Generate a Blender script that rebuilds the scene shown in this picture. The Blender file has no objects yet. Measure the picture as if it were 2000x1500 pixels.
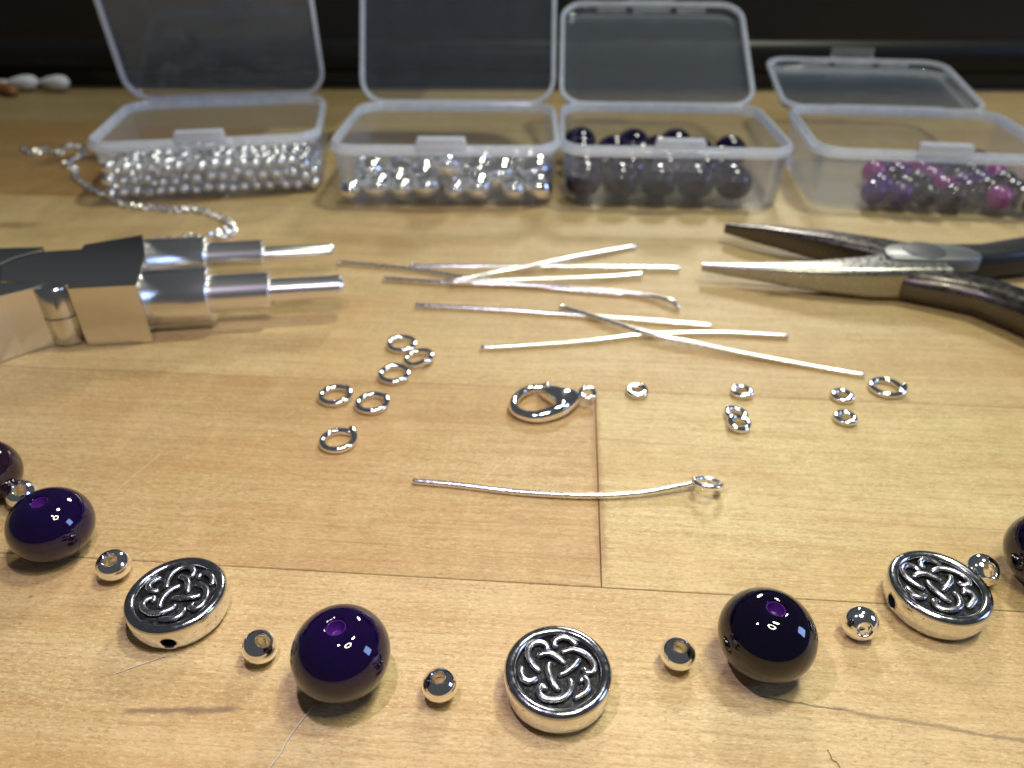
import bpy, bmesh, math, random
from mathutils import Vector, Matrix
import numpy as np
sc = bpy.context.scene
COL = sc.collection
# ------------------------------------------------------------------ camera, world, light, exposure
FPX, PITCH, CAMH = 1450.0, math.radians(33.75), 9.4          # 1 unit = 1 cm
cam = bpy.data.cameras.new('camera')
cam.sensor_width = 36.0
cam.lens = FPX / 2000 * 36
cam.clip_start, cam.clip_end = 0.1, 2000
cam.dof.use_dof = True
cam.dof.focus_distance = 10.9
cam.dof.aperture_fstop = cam.lens * 1e-3 / 0.125
cam.dof.aperture_blades = 0
cam_o = bpy.data.objects.new('camera', cam)
COL.objects.link(cam_o)
cam_o.location = (0, 0, CAMH)
cam_o.rotation_euler = (math.pi / 2 - PITCH, 0, 0)
sc.camera = cam_o
w = bpy.data.worlds.new('World'); sc.world = w; w.use_nodes = True
w.node_tree.nodes['Background'].inputs[0].default_value = (0.88, 0.94, 1.03, 1)
w.node_tree.nodes['Background'].inputs[1].default_value = 0.072
sc.view_settings.view_transform = 'Standard'
sc.view_settings.look = 'None'
sc.view_settings.exposure = 0.03
sc.view_settings.gamma = 1
sc.cycles.transparent_max_bounces = 40
sc.cycles.max_bounces = 10
sc.cycles.sample_clamp_indirect = 6
sc.cycles.caustics_reflective = True
sc.cycles.blur_glossy = 1.0
sc.cycles.use_denoising = True

def lamp(name, loc, target, size, power, color, shape='DISK', size_y=None):
    l = bpy.data.lights.new(name, 'AREA'); l.shape = shape; l.size = size
    if size_y: l.size_y = size_y
    l.energy = power; l.color = color
    o = bpy.data.objects.new(name, l); COL.objects.link(o); o.location = loc
    o.rotation_euler = (Vector(target) - Vector(loc)).to_track_quat('-Z', 'Y').to_euler()
    return o
RING_C, RING_R, RING_N = Vector((4.4, 4.4, 20.5)), 2.3, 14
for k in range(RING_N):
    a = 2 * math.pi * k / RING_N
    p = RING_C + Vector((RING_R * math.cos(a), RING_R * math.sin(a), 0))
    lamp('ring_lamp_bulb', p, p + Vector((-0.05, 0.18, -1)), 0.8, 2250 / RING_N, (0.97, 0.98, 0.71))
lamp('desk_lamp_bulb', (-2.8, 6.7, 13.5), (-2, 10, 0), 0.6, 960, (0.86, 0.73, 1.0))
lamp('window', (100, 2, 43), (0, 8, 0), 25, 30000, (0.34, 0.50, 1.0), 'RECTANGLE', 34)
lamp('added_overhead_fill', (34, 34, 100), (8, 20, 0), 13, 56000, (0.96, 0.98, 0.78))  # unseen overhead light, added as fill to even out the table
lamp('back_room_lamp', (26, 105, 60), (8, 16, 0), 16, 50000, (1.0, 0.98, 0.90))

# ------------------------------------------------------------------ helpers
def px(x, y, z=0.0):
    """where the sight line through a spot of the photograph meets the level z above the table"""
    d = Vector(((x - 1000) / FPX, math.cos(PITCH) + (750 - y) / FPX * math.sin(PITCH),
                -math.sin(PITCH) + (750 - y) / FPX * math.cos(PITCH)))
    t = (z - CAMH) / d.z
    return Vector((0, 0, CAMH)) + d * t

def mesh(name, verts, faces, smooth=True, angle=40):
    me = bpy.data.meshes.new(name)
    me.from_pydata([tuple(v) for v in verts], [], faces)
    bm = bmesh.new(); bm.from_mesh(me); bmesh.ops.recalc_face_normals(bm, faces=bm.faces); bm.to_mesh(me); bm.free()
    if smooth:
        me.shade_smooth()
        me.set_sharp_from_angle(angle=math.radians(angle))
    return me

def obj(name, me, mat, parent=None, loc=(0, 0, 0), rot=(0, 0, 0), label=None):
    if not isinstance(me, bpy.types.Mesh):
        me = mesh(name, *me)
    if mat and not me.materials: me.materials.append(mat)
    o = bpy.data.objects.new(name, me); COL.objects.link(o)
    o.parent = parent; o.location = loc; o.rotation_euler = rot
    if label: o['label'] = label
    return o

def tag(o, label, cat, group=None):
    o['label'] = label; o['category'] = cat
    if group: o['group'] = group
    return o

def thing(name, label, cat, loc=(0, 0, 0), rot=(0, 0, 0), group=None):
    o = bpy.data.objects.new(name, None); COL.objects.link(o)
    o.empty_display_size = 0.2
    o.location = loc; o.rotation_euler = rot
    return tag(o, label, cat, group)

def copy_thing(src, loc, rot, label, group=None):
    c = src.copy(); COL.objects.link(c); c.location = loc; c.rotation_euler = rot; c['label'] = label
    if group: c['group'] = group
    for ch in list(src.children):
        k = ch.copy(); COL.objects.link(k); k.parent = c
        for g in list(ch.children):
            q = g.copy(); COL.objects.link(q); q.parent = k
    return c

def join(*parts):
    V, Fs = [], []
    for v, f in parts:
        n = len(V); V += [tuple(p) for p in v]; Fs += [tuple(i + n for i in q) for q in f]
    return V, Fs

def loft(loops, cap0=True, cap1=True, closed=False):
    n = len(loops[0]); V = [tuple(p) for l in loops for p in l]; Fs = []
    m = len(loops)
    for i in range(m if closed else m - 1):
        a, b = i * n, ((i + 1) % m) * n
        for j in range(n):
            k = (j + 1) % n
            Fs.append((a + j, a + k, b + k, b + j))
    if not closed:
        if cap0: Fs.append(tuple(range(n - 1, -1, -1)))
        if cap1: Fs.append(tuple(range((m - 1) * n, m * n)))
    return V, Fs

def lathe(prof, seg=32, closed=False):
    """(r, z) profile turned about z; r = 0 ends are closed by a cap"""
    loops = [[(max(r, 1e-4) * math.cos(2 * math.pi * j / seg), max(r, 1e-4) * math.sin(2 * math.pi * j / seg), z)
              for j in range(seg)] for r, z in prof]
    return loft(loops, not closed, not closed, closed)

def catmull(pts, sub=6, closed=False):
    pts = [Vector(p) for p in pts]; n = len(pts); out = []
    rng = range(n) if closed else range(n - 1)
    for i in rng:
        if closed: p0, p1, p2, p3 = pts[i - 1], pts[i], pts[(i + 1) % n], pts[(i + 2) % n]
        else: p0, p1, p2, p3 = pts[max(i - 1, 0)], pts[i], pts[i + 1], pts[min(i + 2, n - 1)]
        for s in range(sub):
            t = s / sub
            out.append(0.5 * ((2 * p1) + (p2 - p0) * t + (2 * p0 - 5 * p1 + 4 * p2 - p3) * t * t + (3 * p1 - p0 - 3 * p2 + p3) * t ** 3))
    if not closed: out.append(pts[-1])
    return out

def tube(path, r, seg=10, closed=False, round_ends=True, flat=1.0):
    path = [Vector(p) for p in path]; n = len(path)
    rad = list(r) if hasattr(r, '__len__') else [r] * n
    if not closed and round_ends:
        d0 = (path[0] - path[1]).normalized(); d1 = (path[-1] - path[-2]).normalized(); a, b = rad[0], rad[-1]
        pre = [(path[0] + d0 * a * s, a * c) for s, c in ((0.98, 0.18), (0.78, 0.62), (0.4, 0.92))]
        post = [(path[-1] + d1 * b * s, b * c) for s, c in ((0.4, 0.92), (0.78, 0.62), (0.98, 0.18))]
        path = [p for p, _ in pre] + path + [p for p, _ in post]
        rad = [q for _, q in pre] + rad + [q for _, q in post]
        n = len(path)
    loops = []
    up = Vector((0, 0, 1))
    for i in range(n):
        if closed: t = path[(i + 1) % n] - path[i - 1]
        else: t = path[min(i + 1, n - 1)] - path[max(i - 1, 0)]
        t.normalize()
        s = t.cross(up)
        if s.length < 1e-3: s = t.cross(Vector((0, 1, 0)))
        s.normalize(); u = s.cross(t)
        loops.append([path[i] + (s * math.cos(2 * math.pi * j / seg) + u * math.sin(2 * math.pi * j / seg) * flat) * rad[i] for j in range(seg)])
    return loft(loops, closed=closed)

def rrect(w, d, r, z=0.0, n=6, cx=0.0, cy=0.0):
    out = []
    for sx, sy, a0 in ((1, 1, 0), (-1, 1, 90), (-1, -1, 180), (1, -1, 270)):
        for k in range(n + 1):
            a = math.radians(a0 + 90 * k / n)
            out.append((cx + sx * (w / 2 - r) + r * math.cos(a), cy + sy * (d / 2 - r) + r * math.sin(a), z))
    return out

def box(x0, x1, y0, y1, z0, z1, bev=0.03):
    w, d = x1 - x0, y1 - y0; cx, cy = (x0 + x1) / 2, (y0 + y1) / 2
    b = min(bev, w / 3, d / 3, (z1 - z0) / 3)
    L = [rrect(w - 2 * b, d - 2 * b, b * .5, z0, 2, cx, cy), rrect(w, d, b, z0 + b, 2, cx, cy),
         rrect(w, d, b, z1 - b, 2, cx, cy), rrect(w - 2 * b, d - 2 * b, b * .5, z1, 2, cx, cy)]
    return loft(L)

def prism(poly, z0, z1, bev=0.04):
    """polygon (world x, y) pulled up from z0 to z1 with a small bevel"""
    c = sum((Vector((p[0], p[1])) for p in poly), Vector((0, 0))) / len(poly)
    n = len(poly); P = [Vector((p[0], p[1])) for p in poly]
    area = sum(P[i].x * P[(i + 1) % n].y - P[(i + 1) % n].x * P[i].y for i in range(n))
    if area < 0: P.reverse()
    ins = []
    for i in range(n):
        e0 = (P[i] - P[i - 1]).normalized(); e1 = (P[(i + 1) % n] - P[i]).normalized()
        n0, n1 = Vector((-e0.y, e0.x)), Vector((-e1.y, e1.x))
        m = n0 + n1; m = m / max(m.dot(n0), 0.35) if m.length > 1e-3 else n0
        ins.append(P[i] + m * bev)
    L = [[(p.x, p.y, z0) for p in P], [(p.x, p.y, z1 - bev) for p in P], [(p.x, p.y, z1) for p in ins]]
    return loft(L)

# ------------------------------------------------------------------ materials
class NT:
    def __init__(s, name):
        s.m = bpy.data.materials.new(name); s.m.use_nodes = True; s.t = s.m.node_tree
        s.b = s.t.nodes['Principled BSDF']; s.out = s.t.nodes['Material Output']
    def n(s, kind, **kw):
        nd = s.t.nodes.new(kind)
        for k, v in kw.items():
            if k == 'ins':
                for a, b in v.items():
                    if hasattr(b, 'is_output') or isinstance(b, bpy.types.NodeSocket): s.t.links.new(b, nd.inputs[a])
                    else: nd.inputs[a].default_value = b
            else: setattr(nd, k, v)
        return nd
    def math(s, op, a, b=0.0, c=0.0, clamp=False):
        return s.n('ShaderNodeMath', operation=op, use_clamp=clamp, ins={0: a, 1: b, 2: c}).outputs[0]
    def ramp(s, f, stops):
        r = s.n('ShaderNodeValToRGB', ins={0: f}); e = r.color_ramp.elements
        while len(e) < len(stops): e.new(0.5)
        for k, (p, c) in enumerate(stops):
            e[k].position = p; e[k].color = (*c, 1) if len(c) == 3 else c
        return r.outputs[0]
    def smooth(s, f, a, b, lo=0.0, hi=1.0):
        return s.n('ShaderNodeMapRange', interpolation_type='SMOOTHSTEP', ins={0: f, 1: a, 2: b, 3: lo, 4: hi}).outputs[0]
    def mix(s, f, a, b, blend='MIX'):
        return s.n('ShaderNodeMix', data_type='RGBA', blend_type=blend, ins={0: f, 6: a, 7: b}).outputs[2]
    def noise(s, vec, scale, detail=4, rough=0.5, dist=0.0):
        return s.n('ShaderNodeTexNoise', ins={'Vector': vec, 'Scale': scale, 'Detail': detail, 'Roughness': rough, 'Distortion': dist}).outputs['Fac']
    def link(s, a, b): s.t.links.new(a, b)
    def setp(s, **kw):
        for k, v in kw.items():
            k = k.replace('_', ' ')
            if isinstance(v, bpy.types.NodeSocket): s.link(v, s.b.inputs[k])
            else: s.b.inputs[k].default_value = v

def plain(name, color, rough=0.5, metal=0.0, **kw):
    m = NT(name); m.setp(Base_Color=(*color, 1), Roughness=rough, Metallic=metal, **kw)
    return m

def silver(name, color=(0.93, 0.92, 0.90), rough=0.07, wear=0.05, bump=0.02, scale=9.0):
    m = plain(name, color, rough, 1.0)
    co = m.n('ShaderNodeTexCoord').outputs['Object']
    f = m.noise(co, scale, 5, 0.6)
    m.setp(Roughness=m.smooth(f, 0.3, 0.75, rough * 0.7, rough + wear))
    bp = m.n('ShaderNodeBump', ins={'Strength': bump, 'Distance': 0.02, 'Height': m.noise(co, scale * 0.5, 3)})
    m.link(bp.outputs[0], m.b.inputs['Normal'])
    return m

M_SILVER = silver('polished_silver', (0.97, 0.965, 0.95)).m
M_CHAIN = silver('bright_chain_silver', (0.97, 0.97, 0.97), 0.26, 0.05).m
M_WIRE = silver('drawn_silver_wire', color=(0.97, 0.965, 0.96), rough=0.24, wear=0.08, scale=20).m

def wood():
    m = NT('maple_wood')
    tc = m.n('ShaderNodeTexCoord').outputs['Object']
    oi = m.n('ShaderNodeObjectInfo')
    off = m.n('ShaderNodeVectorMath', operation='SCALE', ins={0: (31.7, 17.3, 5.1), 'Scale': oi.outputs['Random']}).outputs[0]
    co = m.n('ShaderNodeVectorMath', operation='ADD', ins={0: tc, 1: off}).outputs[0]
    def sc_(v): return m.n('ShaderNodeVectorMath', operation='MULTIPLY', ins={0: co, 1: v}).outputs[0]
    warp = m.noise(sc_((0.10, 0.30, 0.3)), 1.0, 3)
    wv = m.n('ShaderNodeVectorMath', operation='ADD', ins={0: sc_((0.05, 0.9, 0.9)), 1: m.n('ShaderNodeCombineXYZ', ins={1: m.math('MULTIPLY', warp, 2.2)}).outputs[0]}).outputs[0]
    rings = m.noise(wv, 1.0, 5, 0.6)                       # broad growth bands
    fine = m.noise(sc_((0.5, 14, 14)), 1.0, 5, 0.65)        # hairline grain
    fleck = m.noise(sc_((5.5, 26, 26)), 1.0, 4, 0.65, 0.35)        # ray flecks
    pore = m.noise(sc_((13, 34, 34)), 1.0, 3, 0.7, 0.5)       # short ticks of the pores
    blot = m.noise(sc_((0.22, 0.35, 0.35)), 1.0, 3, 0.5)    # cloudy figure
    chat = m.noise(sc_((1.6, 0.7, 0.7)), 1.0, 3, 0.6)
    base = m.ramp(rings, [(0.28, (0.42, 0.288, 0.125)), (0.5, (0.530, 0.402, 0.200)), (0.72, (0.60, 0.478, 0.262))])
    c = m.mix(m.smooth(fine, 0.42, 0.68, 0, 0.50), base, (0.36, 0.19, 0.075, 1))
    c = m.mix(m.smooth(fleck, 0.50, 0.74, 0, 0.60), c, (0.40, 0.22, 0.09, 1))
    c = m.mix(m.smooth(fleck, 0.48, 0.26, 0, 0.50), c, (0.82, 0.60, 0.34, 1))
    c = m.mix(m.smooth(pore, 0.52, 0.70, 0, 0.75), c, (0.30, 0.165, 0.07, 1))
    c = m.mix(m.smooth(pore, 0.46, 0.30, 0, 0.55), c, (0.86, 0.66, 0.40, 1))
    c = m.mix(m.smooth(blot, 0.40, 0.68, 0, 0.30), c, (0.45, 0.25, 0.10, 1))
    c = m.mix(m.smooth(chat, 0.45, 0.75, 0, 0.16), c, (0.80, 0.58, 0.31, 1))
    lines = m.noise(sc_((0.035, 3.1, 3.1)), 1.0, 2, 0.4)    # occasional dark growth line
    lm = m.math('MULTIPLY', m.smooth(m.math('ABSOLUTE', m.math('SUBTRACT', lines, 0.5)), 0.010, 0.0), m.smooth(blot, 0.45, 0.6))
    c = m.mix(m.math('MULTIPLY', lm, 0.38), c, (0.26, 0.13, 0.06, 1))
    c = m.mix(1.0, c, oi.outputs['Color'], 'MULTIPLY')
    # marks that belong to this table: a cracked grain line, a grey streak, brown glue at the butt joint, two small knots
    pos = m.n('ShaderNodeNewGeometry').outputs['Position']
    wob = m.math('MULTIPLY', m.math('SUBTRACT', m.noise(pos, 2.3, 4, 0.6), 0.5), 1.0)
    def seg(p0, p1, wd, amp, col, strength, soft=2.5):
        nonlocal c
        a, b = Vector((p0[0], p0[1], 0)), Vector((p1[0], p1[1], 0)); d = b - a; L = d.length; d /= L
        rel = m.n('ShaderNodeVectorMath', operation='SUBTRACT', ins={0: pos, 1: tuple(a)}).outputs[0]
        t = m.n('ShaderNodeVectorMath', operation='DOT_PRODUCT', ins={0: rel, 1: tuple(d)}).outputs['Value']
        u = m.n('ShaderNodeVectorMath', operation='DOT_PRODUCT', ins={0: rel, 1: (-d.y, d.x, 0)}).outputs['Value']
        dist = m.math('ABSOLUTE', m.math('ADD', u, m.math('MULTIPLY', wob, amp)))
        wn = m.math('MULTIPLY', m.noise(pos, 4.0, 3), 2 * wd)
        k = m.smooth(m.math('DIVIDE', dist, wn), soft, 0.4)
        ends = m.math('MULTIPLY', m.smooth(t, 0, L * 0.12), m.smooth(t, L, L * 0.85))
        c = m.mix(m.math('MULTIPLY', m.math('MULTIPLY', k, ends), strength), c, (*col, 1))
        return m.math('MULTIPLY', k, ends)
    cr = seg(px(1470, 1358), px(1668, 1392), 0.010, 0.10, (0.06, 0.035, 0.02), 0.75)
    seg(px(1600, 1380), px(2080, 1462), 0.022, 0.10, (0.17, 0.10, 0.06), 0.60)
    seg(px(228, 1390), px(480, 1386), 0.030, 0.12, (0.17, 0.105, 0.065), 0.75)
    seg(px(1159, 755), px(1179, 1152), 0.060, 0.14, (0.29, 0.15, 0.06), 0.65)
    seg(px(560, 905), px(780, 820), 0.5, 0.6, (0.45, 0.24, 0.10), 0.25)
    seg(px(900, 975), px(1010, 880), 0.006, 0.3, (0.75, 0.56, 0.36), 0.5)
    seg(px(225, 960), px(320, 880), 0.008, 0.1, (0.78, 0.57, 0.35), 0.5)
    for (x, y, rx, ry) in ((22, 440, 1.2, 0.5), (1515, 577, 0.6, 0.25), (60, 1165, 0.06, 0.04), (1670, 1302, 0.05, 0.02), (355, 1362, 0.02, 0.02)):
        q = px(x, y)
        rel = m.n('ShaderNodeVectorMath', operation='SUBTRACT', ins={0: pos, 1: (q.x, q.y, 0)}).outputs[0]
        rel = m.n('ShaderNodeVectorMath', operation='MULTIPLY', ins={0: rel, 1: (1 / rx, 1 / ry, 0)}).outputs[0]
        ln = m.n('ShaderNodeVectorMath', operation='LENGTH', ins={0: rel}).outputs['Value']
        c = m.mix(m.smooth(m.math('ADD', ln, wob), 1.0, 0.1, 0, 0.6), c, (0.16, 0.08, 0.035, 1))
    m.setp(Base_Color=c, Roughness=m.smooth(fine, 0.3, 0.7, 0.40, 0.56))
    m.b.inputs['Specular IOR Level'].default_value = 0.45
    h = m.math('ADD', m.math('ADD', m.math('MULTIPLY', fleck, 0.6), m.math('MULTIPLY', fine, 0.4)), m.math('MULTIPLY', pore, 0.6))
    bp = m.n('ShaderNodeBump', ins={'Strength': 0.55, 'Distance': 0.03, 'Height': h})
    m.link(bp.outputs[0], m.b.inputs['Normal'])
    return m.m
M_WOOD = wood()

def plastic(name, op, tint=(0.80, 0.84, 0.92), edge=0.35, gloss=0.42, grough=0.14):
    m = NT(name); m.setp(Base_Color=(*tint, 1), Roughness=0.16)
    m.b.inputs['IOR'].default_value = 1.5
    co = m.n('ShaderNodeTexCoord').outputs['Object']
    nz = m.noise(co, 1.3, 4, 0.6)
    tr = m.n('ShaderNodeBsdfTransparent', ins={0: (0.97, 0.98, 1, 1)}).outputs[0]
    tl = m.n('ShaderNodeBsdfTranslucent', ins={0: (*tint, 1)}).outputs[0]
    body = m.n('ShaderNodeMixShader', ins={0: 0.4, 1: m.b.outputs[0], 2: tl}).outputs[0]
    lw = m.n('ShaderNodeLayerWeight', ins={0: 0.35}).outputs['Facing']
    f = m.math('ADD', m.smooth(nz, 0.3, 0.7, op * 0.85, op * 1.15), m.math('MULTIPLY', m.math('POWER', lw, 3.0), edge), clamp=True)
    mx = m.n('ShaderNodeMixShader', ins={0: f, 1: tr, 2: body}).outputs[0]
    gl = m.n('ShaderNodeBsdfGlossy', ins={0: (1, 1, 1, 1), 'Roughness': grough})
    bp = m.n('ShaderNodeBump', ins={'Strength': 0.04, 'Distance': 0.08, 'Height': m.noise(co, 1.1, 3)})
    m.link(bp.outputs[0], gl.inputs['Normal'])
    fr = m.n('ShaderNodeFresnel', ins={0: 1.45}).outputs[0]
    out = m.n('ShaderNodeMixShader', ins={0: m.math('MULTIPLY', fr, gloss), 1: mx, 2: gl.outputs[0]}).outputs[0]
    m.link(out, m.out.inputs[0])
    return m.m
M_HOOK = plastic('clear_hook_plastic', 0.20, edge=0.3)
M_BOX = plastic('clear_box_plastic', 0.07, edge=0.30)
M_RIM = plastic('milky_rim_plastic', 0.66, tint=(0.82, 0.86, 0.95), edge=0.3)
M_LID = plastic('clear_lid_plastic', 0.045, tint=(0.55, 0.70, 0.95), gloss=0.85, grough=0.05)

def glass_bead(name, col, sub):
    m = NT(name)
    co = m.n('ShaderNodeTexCoord').outputs['Object']
    f = m.noise(co, 1.6, 3)
    m.setp(Base_Color=m.mix(f, (*col, 1), (*[c * 1.6 for c in col], 1)), Roughness=0.035, IOR=1.52,
           Coat_Weight=0.25, Coat_Roughness=0.03)
    m.b.inputs['Subsurface Weight'].default_value = 0.3
    m.b.inputs['Subsurface Radius'].default_value = sub
    m.b.inputs['Subsurface Scale'].default_value = 0.35
    bp = m.n('ShaderNodeBump', ins={'Strength': 0.012, 'Distance': 0.05, 'Height': m.noise(co, 1.6, 1)})
    m.link(bp.outputs[0], m.b.inputs['Normal']); m.link(bp.outputs[0], m.b.inputs['Coat Normal'])
    return m.m
M_PURPLE = glass_bead('dark_purple_glass', (0.0042, 0.0005, 0.0185), (0.3, 0.05, 1.0))
M_PURPLE_DARK = glass_bead('near_black_purple_glass', (0.0016, 0.0005, 0.0062), (0.3, 0.05, 1.0))
M_PURPLE_BROWN = glass_bead('brown_purple_glass', (0.012, 0.004, 0.010), (0.6, 0.2, 0.5))
M_BORE_GLOW = plain('purple_bore_painted_glow', (0.065, 0.012, 0.16), 0.2).m  # lighter purple paints in the light that real glass would let through
M_MAG = [glass_bead('plum_glass', (0.19, 0.008, 0.15), (1, .1, .9)), glass_bead('violet_glass', (0.045, 0.008, 0.11), (.6, .1, 1)),
         glass_bead('night_purple_glass', (0.008, 0.004, 0.014), (.3, .1, 1))]

def antique(name):
    m = plain(name, (0.80, 0.79, 0.77), 0.2, 1.0)
    co = m.n('ShaderNodeTexCoord').outputs['Object']
    s1 = m.noise(co, 22, 4, 0.75); s2 = m.noise(m.n('ShaderNodeVectorMath', operation='MULTIPLY', ins={0: co, 1: (3, 3, 22)}).outputs[0], 1.0, 4, 0.7)
    spot = m.math('MAXIMUM', m.smooth(s1, 0.62, 0.68), m.math('MULTIPLY', m.smooth(s2, 0.61, 0.67), 0.8))
    m.setp(Base_Color=m.mix(spot, (0.84, 0.83, 0.81, 1), (0.035, 0.03, 0.03, 1)), Roughness=m.smooth(m.noise(co, 9, 5, .7), .3, .7, 0.09, 0.20),
           Metallic=m.math('SUBTRACT', 1.0, m.math('MULTIPLY', spot, 0.8)))
    bp = m.n('ShaderNodeBump', ins={'Strength': 0.10, 'Distance': 0.03, 'Height': m.noise(co, 9, 5, .6)})
    m.link(bp.outputs[0], m.b.inputs['Normal'])
    return m.m
M_ANTIQUE = antique('antique_silver')
_p = plain('black_patina', (0.045, 0.042, 0.045), 0.5, 0.6)
_co = _p.n('ShaderNodeTexCoord').outputs['Object']
_f = _p.noise(_co, 16, 5, .7)
_p.setp(Base_Color=_p.mix(_p.smooth(_f, .48, .75), (0.006, 0.006, 0.007, 1), (0.10, 0.10, 0.11, 1)))
_bp = _p.n('ShaderNodeBump', ins={'Strength': 0.5, 'Distance': 0.04, 'Height': _f}); _p.link(_bp.outputs[0], _p.b.inputs['Normal'])
M_PATINA = _p.m
M_STRAND = silver('worn_knot_silver', (0.46, 0.455, 0.485), 0.27, 0.12, 0.10, 14).m
M_DISCRIM = silver('blackened_rim_silver', (0.46, 0.46, 0.49), 0.15, 0.12, 0.07, 11).m
M_BORE = plain('black_bore', (0.006, 0.005, 0.005), 0.8).m

def steel(name, col, rough, aniso=(60, 1, 1), bump=0.05):
    m = plain(name, col, rough, 1.0)
    co = m.n('ShaderNodeTexCoord').outputs['Object']
    v = m.n('ShaderNodeVectorMath', operation='MULTIPLY', ins={0: co, 1: aniso}).outputs[0]
    f = m.noise(v, 1.0, 4, 0.6)
    m.setp(Roughness=m.smooth(f, .3, .7, rough * .75, rough * 1.3))
    bp = m.n('ShaderNodeBump', ins={'Strength': bump, 'Distance': 0.02, 'Height': f}); m.link(bp.outputs[0], m.b.inputs['Normal'])
    return m.m
M_STEEL = plain('satin_steel', (0.74, 0.725, 0.70), 0.17, 1.0).m
M_TURNED = plain('turned_steel', (0.84, 0.83, 0.82), 0.27, 1.0).m
M_GUN = steel('dark_tool_steel', (0.125, 0.112, 0.105), 0.30, (5, 5, 5), 0.12)
M_BRIGHT = steel('ground_tool_steel', (0.40, 0.385, 0.36), 0.30, (9, 9, 9), 0.06)
M_PLATE = plain('scuffed_plate', (0.21, 0.217, 0.215), 0.45, 0.7).m
M_RIVET = plain('grey_rivet_steel', (0.075, 0.075, 0.08), 0.55, 0.3).m
M_GRIP = plain('black_grip', (0.016, 0.016, 0.018), 0.38).m
M_BLACK = plain('black_gloss_panel', (0.006, 0.0062, 0.0065), 0.32).m
_b2 = plain('black_rail', (0.010, 0.010, 0.009), 0.40)
_b2.b.inputs['Specular IOR Level'].default_value = 0.25
M_BLACK2 = _b2.m
M_COTTON = plain('cotton', (0.62, 0.62, 0.64), 0.95).m
M_STICK = plain('brown_stick', (0.25, 0.10, 0.04), 0.5).m
M_THREAD = plain('grey_thread', (0.55, 0.47, 0.40), 0.8).m
M_HAIR = plain('dark_hair', (0.10, 0.065, 0.04), 0.6).m

# ------------------------------------------------------------------ the table and the black panel behind it
TH = -0.074
CU, SU = math.cos(TH), math.sin(TH)
def uv(u, v): return Vector((u * CU - v * SU, u * SU + v * CU, 0))
table = thing('wooden_table', 'pale maple butcher block table top with thin dark seams between its planks', 'table', (0, 0, 0))
rows = [  # (v0, v1, joints along the grain, tints)
    (-9.0, 2.5, [-60, 60], [(1, .97, .9)]),
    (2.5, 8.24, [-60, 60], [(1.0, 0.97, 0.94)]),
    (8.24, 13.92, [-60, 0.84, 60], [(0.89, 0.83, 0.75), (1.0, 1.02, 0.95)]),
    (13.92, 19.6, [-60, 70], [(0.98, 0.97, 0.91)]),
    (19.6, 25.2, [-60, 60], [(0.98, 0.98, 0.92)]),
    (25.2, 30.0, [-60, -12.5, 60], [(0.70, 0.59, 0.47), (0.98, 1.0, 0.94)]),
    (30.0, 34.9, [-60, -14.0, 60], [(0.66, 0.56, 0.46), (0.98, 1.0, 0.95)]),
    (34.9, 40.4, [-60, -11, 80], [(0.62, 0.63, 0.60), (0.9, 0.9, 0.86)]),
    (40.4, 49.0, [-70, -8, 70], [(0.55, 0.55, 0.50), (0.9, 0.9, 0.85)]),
]
rp = random.Random(3)
for v0, v1, js, tints in rows:
    for k in range(len(js) - 1):
        L, W = js[k + 1] - js[k] - 0.012, v1 - v0 - 0.012
        b = 0.012
        loops = [[(x * L / 2, y * W / 2, -2.5) for x, y in ((-1, -1), (1, -1), (1, 1), (-1, 1))],
                 [(x * L / 2, y * W / 2, -b) for x, y in ((-1, -1), (1, -1), (1, 1), (-1, 1))],
                 [(x * (L / 2 - b), y * (W / 2 - b), 0) for x, y in ((-1, -1), (1, -1), (1, 1), (-1, 1))]]
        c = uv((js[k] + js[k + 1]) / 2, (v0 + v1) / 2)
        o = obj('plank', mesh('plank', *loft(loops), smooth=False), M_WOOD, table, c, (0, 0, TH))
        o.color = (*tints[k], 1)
bp_o = thing('black_panel', 'black glossy panel standing across the back edge of the table', 'panel', (0, 43.4, 0), (0, 0, -0.016))
obj('sheet', box(-75, 75, 0.4, 2.2, 2.2, 13, 0.2), M_BLACK, bp_o)
obj('bottom_rail', tube([(-75, 0.9, 1.75), (75, 0.9, 1.75)], 0.95, 20, round_ends=False), M_BLACK2, bp_o)
obj('foot', box(-75, 75, 0.9, 2.2, 0.0, 1.2, 0.1), M_BLACK, bp_o)

# ------------------------------------------------------------------ orientation from where a bore shows on a bead
def axis_from(c, h, rp_):
    d = Vector(((c[0] - 1000) / FPX, math.cos(PITCH) + (750 - c[1]) / FPX * math.sin(PITCH), -math.sin(PITCH) + (750 - c[1]) / FPX * math.cos(PITCH))).normalized()
    rt = d.cross(Vector((0, 0, 1))).normalized(); up = rt.cross(d)
    a, b = (h[0] - c[0]) / rp_, -(h[1] - c[1]) / rp_
    n = rt * a + up * b - d * math.sqrt(max(0.02, 1 - a * a - b * b))
    return Vector((0, 0, 1)).rotation_difference(n.normalized()).to_euler()

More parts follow.
